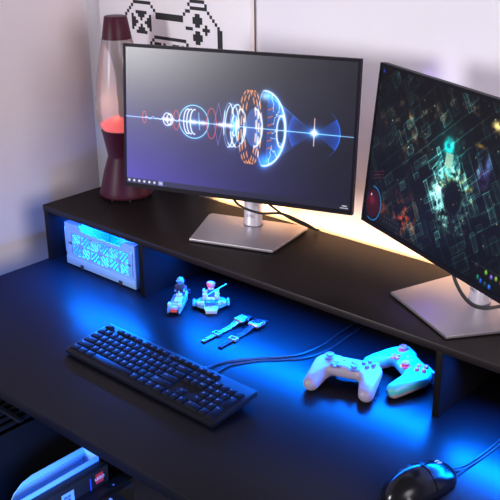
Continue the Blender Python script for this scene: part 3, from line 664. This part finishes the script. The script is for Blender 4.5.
for r in rows: key_mesh(*r)

def cord(name, label, pts, r, loc):
    b = B(); b.tube([Vector(p) - Vector(loc) for p in pts], r, 8); o = b.build(name, 'cord'); o.location = loc; return tag(o, label, 'cable')
cord('keyboard_cable', 'thin black cable leaving the back of the keyboard towards the riser', [(.735, -.1755, .018), (.738, -.155, .006), (.742, -.128, .0022), (.755, -.095, .0022), (.785, -.055, .0022), (.820, -.018, .0022), (.848, .022, .0022), (.858, .085, .0022), (.852, .16, .0022), (.85, .28, .0022)], .0017, (.80, .0, .0))
cord('looped_cable', 'thin black cable doubled beside the keyboard cable, behind the keyboard', [(.7700, -.1690, .0021), (.7655, -.140, .0021), (.7660, -.108, .0021), (.7800, -.082, .0021), (.8010, -.052, .0021), (.8320, -.022, .0021), (.8650, .014, .0021), (.8800, .075, .0021), (.8770, .16, .0021), (.870, .28, .0021)], .0016, (.80, -.05, .0))

# ------------------------------------------------------------------ toys made of bricks
def studs(b, pts, T=None, mi=0, r=.0024, h=.0017):
    for x, y, z_ in pts: b.cyl((x, y), r, z_, z_ + h, 10, mi, T)
t = thing('toy_speeder', 'small white and blue brick speeder toy under the riser, left of the other toy', 'toy', (.4690, .0350, 0), (0, 0, math.radians(33))); t.scale = (1.2,) * 3
b = B(); b.box(-.0078, .0078, -.036, .034, .006, .0145, .0005); b.box(-.0062, .0062, -.030, .008, .0145, .0175, .0005); b.prism([(-.0078, -.036), (-.006, -.0455), (.006, -.0455), (.0078, -.036)], .006, .012)
studs(b, [(x, y, .0175) for x in (-.0034, .0034) for y in (-.026, -.018)]); b.build('hull', 'b_white', t)
for s in (-1, 1):
    b = B(); b.box(s * .0110 - .0028, s * .0110 + .0028, -.047, .012, .004, .0135, .0006); b.prism([(s * .0110 - .0028, -.047), (s * .0110 - .001, -.056), (s * .0110 + .001, -.056), (s * .0110 + .0028, -.047)], .004, .011)
    studs(b, [(s * .0110, -.030 + k * .010, .0135) for k in range(4)]); fn = b.build('side_fin', 'b_lblue', t)
    b = B(); b.box(s * .0110 - .0026, s * .0110 + .0026, -.046, -.036, .0136, .0195, .0005); b.build('fin_block', 'b_white', fn)
    b = B(); b.box(s * .0095 - .0012, s * .0095 + .0012, .0125, .032, .008, .0125); b.build('strut', 'b_grey', t)
    b = B(); b.cyl((s * .0105, .0335), .0036, .006, .0150, 12); b.build('engine', 'b_dark', t)
b = B(); b.box(-.0068, .0068, -.054, -.0458, .005, .0125, .0008); b.build('nose_block', 'b_red', t)
b = B(); b.box(-.0070, .0070, .025, .033, .0146, .024, .0006); b.build('seat_back', 'b_grey', t)
b = B(); b.box(-.0055, .0055, -.008, .000, .0176, .0225, .0006); b.cyl((0, -.004), .0013, .0225, .028, 8); b.build('console', 'b_white', t)
b = B(); b.box(-.009, .009, -.03, .03, .0003, .006, .0005); b.build('skid', 'b_dark', t)
def figure(label, loc, rz, helmet, torso, legs, hair, skin, arm):
    f = thing('toy_figure', label, 'toy figure', loc, (0, 0, rz), 'toy figures in the brick toys'); f.scale = (1.3,) * 3
    b = B(); b.box(-.0075, -.0005, -.012, .004, 0, .006, .0006); b.box(.0005, .0075, -.012, .004, 0, .006, .0006); b.build('legs', legs, f)
    b = B(); b.prism([(-.0078, .0062), (.0078, .0062), (.0055, .0200), (-.0055, .0200)], -.004, .004, T=RX, bev=.0004); b.build('torso', torso, f)
    for s in (-1, 1):
        b = B(); b.tube([(s * .0066, 0, .0185), (s * .0088, -.002, .0135), (s * .0082, -.008, .0105)], .0022, 10, sub=4); a_ = b.build('arm', arm, f)
        b = B(); b.tube([(s * .0082, -.0082, .0104), (s * .0080, -.0108, .0100)], .0019, 8, sub=1); b.build('hand', skin, a_)
    b = B(); b.lathe([(.0030, .0200), (.0048, .0205), (.0050, .0215), (.0050, .0270), (.0046, .0282), (.002, .0284)], 20); hd = b.build('head', skin, f)
    b = B()
    for s in (-1, 1): b.ball((s * .0018, -.0048, .0252), .0006)
    b.box(-.0014, .0014, -.0052, -.0048, .0225, .0229); b.build('face_print', 'ink', hd)
    if helmet:
        b = B(); b.lathe([(.0062, .0225), (.0066, .0240), (.0066, .0275), (.0056, .0308), (.0034, .0326), (.001, .0330)], 24); b.box(-.0068, .0068, -.0075, -.0058, .0275, .0288, .0004); h_ = b.build('helmet', hair, f)
        b = B(); b.box(-.0045, .0045, -.0072, -.0064, .0240, .0268, .0003); b.build('visor', 'b_blue', h_)
    else:
        b = B(); b.lathe([(.0062, .0245), (.0072, .0265), (.0076, .0290), (.0066, .0325), (.0042, .0342), (.001, .0347)], 24)
        for k in range(9):
            a_ = k * .7; b.ball((.0055 * math.cos(a_), .0055 * math.sin(a_) + .0008, .0300), (.0026, .0026, .0032))
        b.build('hair', hair, f)
    return f
figure('toy figure in a pale round helmet seated on the white speeder toy', (.4610, .0470, .0178), math.radians(33), True, 'b_dark', 'b_dark', 'b_lblue', 'b_lblue', 'b_dark')

t = thing('toy_starship', 'small winged white and blue brick craft under the riser, behind the watches', 'toy', (.5350, .0740, 0), (0, 0, math.radians(44))); t.scale = (1.2,) * 3
b = B(); b.box(-.0105, .0105, -.018, .022, .005, .0125, .0006); b.box(-.009, .009, -.027, -.018, .005, .010, .0006); studs(b, [(x, y, .0125) for x in (-.007, .007) for y in (-.012, .0, .012)]); b.build('hull', 'b_white', t)
b = B(); b.prism([(-.0140, -.027), (-.0100, -.043), (.0100, -.043), (.0140, -.027)], .0045, .0105, bev=.0004); b.box(-.011, .011, -.039, -.026, .0003, .0042, .0005); studs(b, [(-.004, -.033, .0105), (.004, -.033, .0105)]); b.build('nose', 'b_white', t)
b = B(); b.prism([(-.0085, -.026), (.0085, -.026), (.0105, -.013), (-.0105, -.013)], .0127, .0190, bev=.0006); b.build('windscreen', 'b_blue', t)
for s in (-1, 1):
    P_ = [(s * .0107, -.026), (s * .018, -.024), (s * .0305, -.012), (s * .0305, .002), (s * .022, .013), (s * .0107, .018)]
    b = B(); b.prism(P_ if s > 0 else P_[::-1], .005, .0115); studs(b, [(s * (.016 + .006 * k), -.001 - .004 * k, .0115) for k in range(3)]); w_ = b.build('wing', 'b_lblue', t)
    b = B(); b.box(s * .0245 - .0035, s * .0245 + .0035, -.019, -.012, .0117, .0165, .0005); b.box(s * .0165 - .003, s * .0165 + .003, -.022, -.014, .0117, .0175, .0005); b.build('wing_plate', 'b_white', w_)
    b = B(); b.tube([(s * .0335, -.018, .0105), (s * .0335, .006, .0105)], .0029, 12, sub=1); b.build('wing_cannon', 'b_lblue', t)
    b = B(); b.box(s * .0135 - .0028, s * .0135 + .0028, -.004, .016, .0127, .0260, .0006); b.box(s * .0140 - .002, s * .0140 + .002, .002, .014, .0260, .0310, .0005); b.build('side_engine', 'b_white', t)
b = B(); b.box(-.0103, .0103, .0165, .022, .0127, .024, .0006); b.build('seat_back', 'b_grey', t)
b = B(); b.box(-.009, .009, -.012, .020, .0003, .0048, .0005); b.build('skid', 'b_dark', t)
fg = figure('toy figure with round coral red hair seated in the winged craft', (.5330, .0765, .0154), math.radians(44), False, 'b_blue', 'b_tan', 'b_pink', 'b_skin', 'b_white')
b = B(); b.tube([(-.001, -.012, -.006), (.012, .004, .006), (.0265, .022, .0180)], .0014, 10, sub=1); o = b.build('toy_rod', 'b_cyan'); o.location = (.5430, .0700, .0420); tag(o, 'bright cyan rod held up by the coral haired toy figure', 'toy rod')

# ------------------------------------------------------------------ wristwatches
def watch(label, loc, rz, strap, case, disp, cw, ch):
    t = thing('wristwatch', label, 'watch', loc, (0, 0, rz), 'wristwatches on the desk')
    b = B(); b.box(-cw / 2, cw / 2, -ch / 2, ch / 2, .0050, .0140, .0040, seg=4); cs = b.build('case', case, t)
    b = B(); b.box(-cw / 2 + .0042, cw / 2 - .0042, -ch / 2 + .0042, ch / 2 - .0042, .0141, .0148, .0003); b.build('display', disp, cs)
    for s in (-1, 1):
        b = B(); b.cyl((0, 0), .0012, 0, .0022, 10, T=Tr((cw / 2, s * .007, .0095)) @ Rt(PI / 2, 'Y')); b.build('crown', case, cs)
    L = .112; n = 28; sw = .0074
    b = B(); b.box(-sw, sw, ch / 2 - .004, ch / 2 + .002, .005, .009, .0008)
    for k in range(n):
        y1 = -ch / 2 - .0005 - k * (L / n); f = k / n; zz = .0030 + .0055 * max(0, 1 - f * 4)
        w_ = sw * (1 - .18 * f); b.box(-w_, w_, y1 - L / n + .0013, y1, zz - .0014, zz + .0010, .0006)
    b.box(-sw * .5, sw * .5, -ch / 2 - L + .001, -ch / 2, .0012, .0022)
    b.build('front_strap', strap, t)
    b = B(); yb = -ch / 2 - L * .58
    b.box(-.0098, .0098, yb - .007, yb - .005, .0012, .0062, .0006); b.box(-.0098, .0098, yb + .005, yb + .007, .0012, .0062, .0006); b.box(-.0098, -.0080, yb - .005, yb + .005, .0012, .0062); b.box(.0080, .0098, yb - .005, yb + .005, .0012, .0062); b.build('buckle', case, t)
    b = B()
    for k in range(4):
        y1 = ch / 2 + .002 + k * .0036; zz = .0066 - .0006 * k; b.box(-sw * .92, sw * .92, y1, y1 + .0031, zz - .0014, zz + .001, .0006)
    b.build('rear_strap', 'wstrap', t)
watch('metal banded watch with a blue display, the left of the two on the desk', (.6510, .0540, 0), math.radians(-1), 'steel', 'steel', 'dialb', .027, .030)
watch('watch with a pale rose case and dark ridged band, right of the other watch', (.6910, .0600, 0), math.radians(2), 'wstrap', 'rose', 'dial', .030, .031)

# ------------------------------------------------------------------ game controllers
def pad_sdf(X, Y, Z):
    d = sd_rbox(X, Y, Z, (0, .010, .0305), (.060, .0265, .0145), .0135)
    for s in (-1, 1):
        d = smin(d, sd_caps(X, Y, Z, (s * .0500, .0100, .0300), (s * .0590, -.0520, .0185), .0235, .0165), .010)
    d = np.maximum(d, Z - .0455 - .06 * (Y - .01) + (np.abs(X) / .09) ** 2 * .012) if True else d
    return d
PV, PF = sdf_mesh(pad_sdf, (-.084, -.075, -.002), (.084, .046, .062), .0026)
def controller(label, loc, rot, top, back, btn, abxy):
    t = thing('game_controller', label, 'game controller', loc, rot, 'game controllers on the desk'); t.scale = (.955,) * 3
    split = .0225; ft, fb = [], []
    for f in PF:
        c_ = PV[f].mean(0); (ft if c_[2] > split + .10 * c_[1] else fb).append(f)
    mesh_obj('top_shell', PV, ft, [top], t); mesh_obj('back_shell', PV, fb, [back], t)
    for x, y in ((-.0420, .0185), (.0185, -.0060)):
        zt = .0425; b = B(); b.lathe([(.0118, zt), (.0125, zt + .0015), (.0100, zt + .0022)], 28); st = b.build('stick_collar', btn if abxy == btn else top, t, Tr((x, y, 0)))
        b = B(); b.lathe([(.0050, zt + .0023), (.0042, zt + .0050), (.0074, zt + .0062), (.0088, zt + .0074), (.0088, zt + .0094), (.0072, zt + .0101), (.0050, zt + .0091)], 28); b.build('thumbstick', btn, t, Tr((x, y, 0)))
    b = B(); z0, z1 = .0425, .0478; b.box(-.0110, .0110, -.0035, .0035, z0, z1, .0012); b.box(-.0035, .0035, -.0110, -.0036, z0, z1, .001); b.box(-.0035, .0035, .0036, .0110, z0, z1, .001); b.build('direction_pad', btn, t, Tr((-.0205, -.0090, 0)))
    for dx, dy in ((.0105, 0), (-.0105, 0), (0, .0105), (0, -.0105)):
        b = B(); b.lathe([(.0048, .0425), (.0049, .0468), (.0044, .0480), (.003, .0485)], 20); b.build('button', abxy, t, Tr((.0425 + dx, .0185 + dy, 0)))
    for s in (-1, 1):
        b = B(); b.box(s * .0085 - .0025, s * .0085 + .0025, .0115, .0145, .0440, .0469, .0008); b.build('menu_button', btn, t)
        b = B(); b.box(s * .042 - .019, s * .042 + .019, .0345, .0405, .0275, .0390, .0025); b.build('bumper', back, t)
        b = B(); b.box(s * .042 - .011, s * .042 + .011, .0330, .0440, .0080, .0265, .004); b.build('trigger', back, t)
    return t
controller('white game controller with grey blue sticks lying on the desk behind the keyboard cable', (.989, -.008, 0), (math.radians(3), 0, math.radians(18)), 'c_white', 'c_white2', 'c_grey', 'c_grey')
controller('mint game controller with pink sticks and buttons, right of the white controller', (1.068, .082, .0), (math.radians(4), math.radians(0), math.radians(-31)), 'c_teal', 'c_white2', 'c_pink', 'c_pink')

# ------------------------------------------------------------------ mouse
mt = thing('mouse', 'glossy black wired mouse at the front right of the desk', 'mouse', (1.2830, -.2060, 0), (0, 0, math.radians(-11))); mt.scale = (1.08,) * 3
def mouse_sdf(X, Y, Z):
    d = sd_ell(X, Y, Z, (0, -.012, .002), (.0330, .060, .0400)); d2 = sd_ell(X, Y, Z, (0, .020, .002), (.0315, .048, .0290)); d3 = sd_rbox(X, Y, Z, (0, .0, .004), (.0300, .055, .0120), .010)
    d = smin(smin(d, d2, .010), d3, .010); return np.maximum(d, .0012 - Z)
V_, F_ = sdf_mesh(mouse_sdf, (-.044, -.082, -.004), (.044, .074, .050), .0024)
fa, fb, fc = [], [], []
for f in F_:
    c_ = V_[f].mean(0)
    if c_[2] < .0135 and abs(c_[0]) > .012: fb.append(f)
    elif c_[1] > .004 and c_[2] > .0135: fc.append(f)
    else: fa.append(f)
mesh_obj('palm_shell', V_, fa, ['gloss'], mt); mesh_obj('side_grip', V_, fb, ['black'], mt)
fl = [f for f in fc if V_[f].mean(0)[0] < 0]; frr = [f for f in fc if V_[f].mean(0)[0] >= 0]
V2 = V_ + np.array([0, .0012, .0012]); V2[:, 0] *= 1.01
mesh_obj('left_button', V2, fl, ['gloss'], mt); mesh_obj('right_button', V2, frr, ['gloss'], mt)
b = B(); b.lathe([(.008, -.0040), (.0100, -.0034), (.0104, 0), (.0100, .0034), (.008, .0040)], 32, T=Tr((0, .036, .0230)) @ Rt(PI / 2, 'Y')); wh_ = b.build('scroll_wheel', 'rubber', mt)
b = B()
for s in (-1, 1): b.lathe([(.0101, -.0011), (.0114, 0), (.0101, .0011)], 32, T=Tr((s * .0027, .036, .0230)) @ Rt(PI / 2, 'Y'))
b.build('wheel_ring', 'silverp', wh_)
for s in (0, 1):
    b = B(); b.box(-.0345, -.0305, -.012 + s * .019, .005 + s * .019, .0150, .0195, .0016); b.build('thumb_button', 'gloss', mt)
cord('mouse_cable', 'black cable running from the mouse back under the riser', [(1.3015, -.142, .0130), (1.3035, -.128, .0080), (1.3090, -.100, .0024), (1.3140, -.060, .0022), (1.3170, -.005, .0022), (1.313, .08, .0022), (1.30, .2, .0022)], .0019, (1.31, -.05, 0))
cord('mouse_cable', 'second thin cable running right beside the mouse cable', [(1.3085, -.1400, .0120), (1.3120, -.122, .0050), (1.3180, -.080, .0021), (1.3215, -.040, .0021), (1.3235, .0, .0021), (1.322, .08, .0021), (1.31, .2, .0021)], .0016, (1.31, -.05, 0))

# ------------------------------------------------------------------ under the desk: a low unit with boxes, a file, a bag
ut = thing('storage_cabinet', 'dark low cabinet under the desk holding the boxes and the file', 'cabinet', (.62, -.50, -.74))
T = Tr((-.62, .50, .74))
b = B(); b.box(.30, .84, -.74, -.30, -.44, -.42, .001); b.build('top_board', 'box', ut, T)
for x in (.30, .82):
    b = B(); b.box(x, x + .02, -.74, -.30, -.739, -.4405, .001); b.build('side_panel', 'box', ut, T)
b = B(); b.box(.322, .818, -.32, -.302, -.735, -.4405); b.build('back_panel', 'box', ut, T)
ZS = -.4195
t = thing('magazine_file', 'open magazine file with blue light in its colour, standing behind the dark box with the red logo', 'magazine file', (.6065, -.46, ZS)); T = Tr((-.6065, .46, -ZS))
RY = Matrix(((0, 0, 1, 0), (1, 0, 0, 0), (0, 1, 0, 0), (0, 0, 0, 1)))     # (a,b,c)->(c,a,b)
xa, xb, ya, yb_ = .5815, .6310, -.585, -.362
side = [(ya, ZS), (yb_, ZS), (yb_, -.150), (-.49, -.150), (-.515, -.156), (-.535, -.170), (-.56, -.205), (ya, -.25)]
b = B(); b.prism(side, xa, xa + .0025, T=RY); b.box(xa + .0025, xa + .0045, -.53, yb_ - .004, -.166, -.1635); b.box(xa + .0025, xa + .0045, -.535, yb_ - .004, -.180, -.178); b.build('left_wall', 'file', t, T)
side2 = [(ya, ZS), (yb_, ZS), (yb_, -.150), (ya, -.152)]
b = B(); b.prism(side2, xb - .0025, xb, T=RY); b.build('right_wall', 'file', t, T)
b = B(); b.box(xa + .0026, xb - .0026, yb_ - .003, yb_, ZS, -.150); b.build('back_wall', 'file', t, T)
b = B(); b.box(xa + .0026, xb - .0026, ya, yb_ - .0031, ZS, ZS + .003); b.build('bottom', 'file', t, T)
t = thing('toy_box', 'thin dark box with a small red logo standing in front of the magazine file', 'box', (.646, -.46, ZS), group='boxes under the desk'); T = Tr((-.646, .46, -ZS))
b = B(); b.box(.634, .657, -.60, -.3605, ZS, -.160, .0008); bx_ = b.build('carton', 'box', t, T)
b = B(); b.box(.6571, .6574, -.3930, -.3740, -.1900, -.1680); b.build('logo_panel', 'red', bx_, T, smooth=False)
b = B(); b.text('LEGO', .0098, Tr((.6576, -.3835, -.1790)) @ Rt(PI / 2, 'Z') @ Rt(PI / 2, 'X'), extrude=.0001); b.build('logo_lettering', 'paper', bx_, T)
b = B(); b.box(.6571, .6573, -.4080, -.4050, -.200, -.170); b.build('blue_stripe', 'bluep', bx_, T)
b = B(); b.box(.6571, .6573, -.478, -.448, -.2000, -.1710, mi=0); b.box(.6573, .6574, -.472, -.456, -.194, -.178, mi=1)
for k in range(5): b.box(.6574, .6576, -.470 + k * .003, -.4685 + k * .003, -.190 + (k % 2) * .004, -.183 + (k % 3) * .002, mi=0)
b.build('sticker', ['lbluep', 'bluep'], bx_, T, smooth=False)
t = thing('toy_box', 'dark navy box standing in front, at the right end of the row', 'box', (.728, -.47, ZS), group='boxes under the desk'); T = Tr((-.728, .47, -ZS))
b = B(); b.box(.706, .750, -.60, -.3850, ZS, -.188, .0008); c2 = b.build('carton', 'box2', t, T)
b = B(); b.box(.715, .722, -.409, -.404, -.1879, -.1877); b.box(.733, .736, -.442, -.438, -.1879, -.1877); b.build('lid_print', 'lbluep', c2, T)
t = thing('toy_box', 'black box set low between the red logo box and the navy box', 'box', (.68, -.47, ZS), group='boxes under the desk'); T = Tr((-.68, .47, -ZS))
b = B(); b.box(.6595, .7030, -.60, -.335, ZS, -.196, .0008); c3 = b.build('carton', 'box', t, T)
b = B(); b.box(.676, .680, -.368, -.364, -.1959, -.1957); b.build('lid_print', 'lbluep', c3, T)

# rounded black bag
def bag_sdf(X, Y, Z): return smin(sd_ell(X, Y, Z, (0, 0, .12), (.145, .17, .150)), sd_rbox(X, Y, Z, (0, 0, .08), (.13, .15, .09), .05), .03)
t = thing('bag', 'black rounded bag beside the magazine file under the desk edge', 'bag', (.415, -.690, ZS)); 
V_, F_ = sdf_mesh(bag_sdf, (-.17, -.20, -.03), (.17, .20, .30), .010)
V_[:, 2] = np.maximum(V_[:, 2], .001); mesh_obj('body', V_, F_, ['bag'], t)
b = B(); b.tube([(.13, -.12, .17), (.142, -.05, .185), (.146, .02, .19), (.14, .10, .18)], .0035, 8); b.build('piping', 'rubber', t)
b = B(); b.tube([(.05, -.145, .205), (.085, -.07, .262), (.09, .02, .272), (.07, .11, .245)], .003, 8); b.build('zip', 'black', t)
# black slotted basket far left
t = thing('slotted_basket', 'black slotted plastic basket under the desk at far left', 'basket', (.345, -.33, -.22)); T = Tr((-.345, .33, .22))
b = B()
for k in range(9): b.box(.232 + k * .024, .242 + k * .024, -.50, -.16, -.130, -.124, .001)
for y in (-.50, -.42, -.34, -.26, -.18): b.box(.228, .445, y, y + .012, -.124, -.118, .001)
b.build('slotted_lid', 'black', t, T)
b = B()
for x in (.228, .442): b.box(x, x + .004, -.50, -.16, -.36, -.131)
for y in (-.50, -.164): b.box(.2325, .4415, y, y + .004, -.36, -.131)
b.build('walls', 'black', t, T)
b = B(); b.box(.15, .50, -.52, -.14, -.372, -.3605); b.build('support_shelf', 'black', t, T)

# ------------------------------------------------------------------ lights and camera
W = bpy.data.worlds.new('World'); S.world = W; W.use_nodes = True; bg = W.node_tree.nodes['Background']
bg.inputs[0].default_value = (.95, .88, .97, 1); bg.inputs[1].default_value = .13
def lamp(name, loc, target, size, power, col, spread=PI):
    l = bpy.data.lights.new(name, 'AREA'); l.shape = 'DISK'; l.size = size; l.energy = power; l.color = col; l.spread = spread
    o = bpy.data.objects.new(name, l); COL.objects.link(o); o.location = loc; o.rotation_euler = (Vector(target) - Vector(loc)).to_track_quat('-Z', 'Y').to_euler(); return o
lamp('key_softbox', (-.35, -3.0, .92), (.6, .3, .4), .75, 80, (.98, .96, 1))
lamp('fill_softbox', (3.1, -1.1, 1.1), (-.1, -.1, .55), 1.2, 17, (1, .92, .97), math.radians(100))
lamp('under_desk_blue_fill', (1.15, -.95, .02), (.60, -.46, -.30), .2, 4.2, (.05, .24, 1), math.radians(70))  # unseen blue lamp added to brighten the file and boxes under the desk

cam = bpy.data.cameras.new('camera'); co = bpy.data.objects.new('camera', cam); COL.objects.link(co); S.camera = co
cam.sensor_width = 36; cam.lens = 917.82 / 500 * 36; cam.clip_start = .05
yaw, pitch, roll = -.7334, -.3875, -.0116
cyw, syw, cp_, sp_ = math.cos(yaw), math.sin(yaw), math.cos(pitch), math.sin(pitch)
fwd = Vector((cp_ * syw, cp_ * cyw, sp_)); rg = Vector((cyw, -syw, 0)); up = rg.cross(fwd)
r2 = math.cos(roll) * rg + math.sin(roll) * up; u2 = -math.sin(roll) * rg + math.cos(roll) * up
mw = Matrix((r2, u2, -fwd)).transposed().to_4x4(); mw.translation = Vector((1.918, -1.3217, .9416)); co.matrix_world = mw
S.view_settings.view_transform = 'Standard'; S.view_settings.look = 'None'; S.view_settings.gamma = 1; S.view_settings.exposure = 0; S.view_settings.use_curve_mapping = False
S.cycles.use_denoising = True
S.cycles.max_bounces = 6
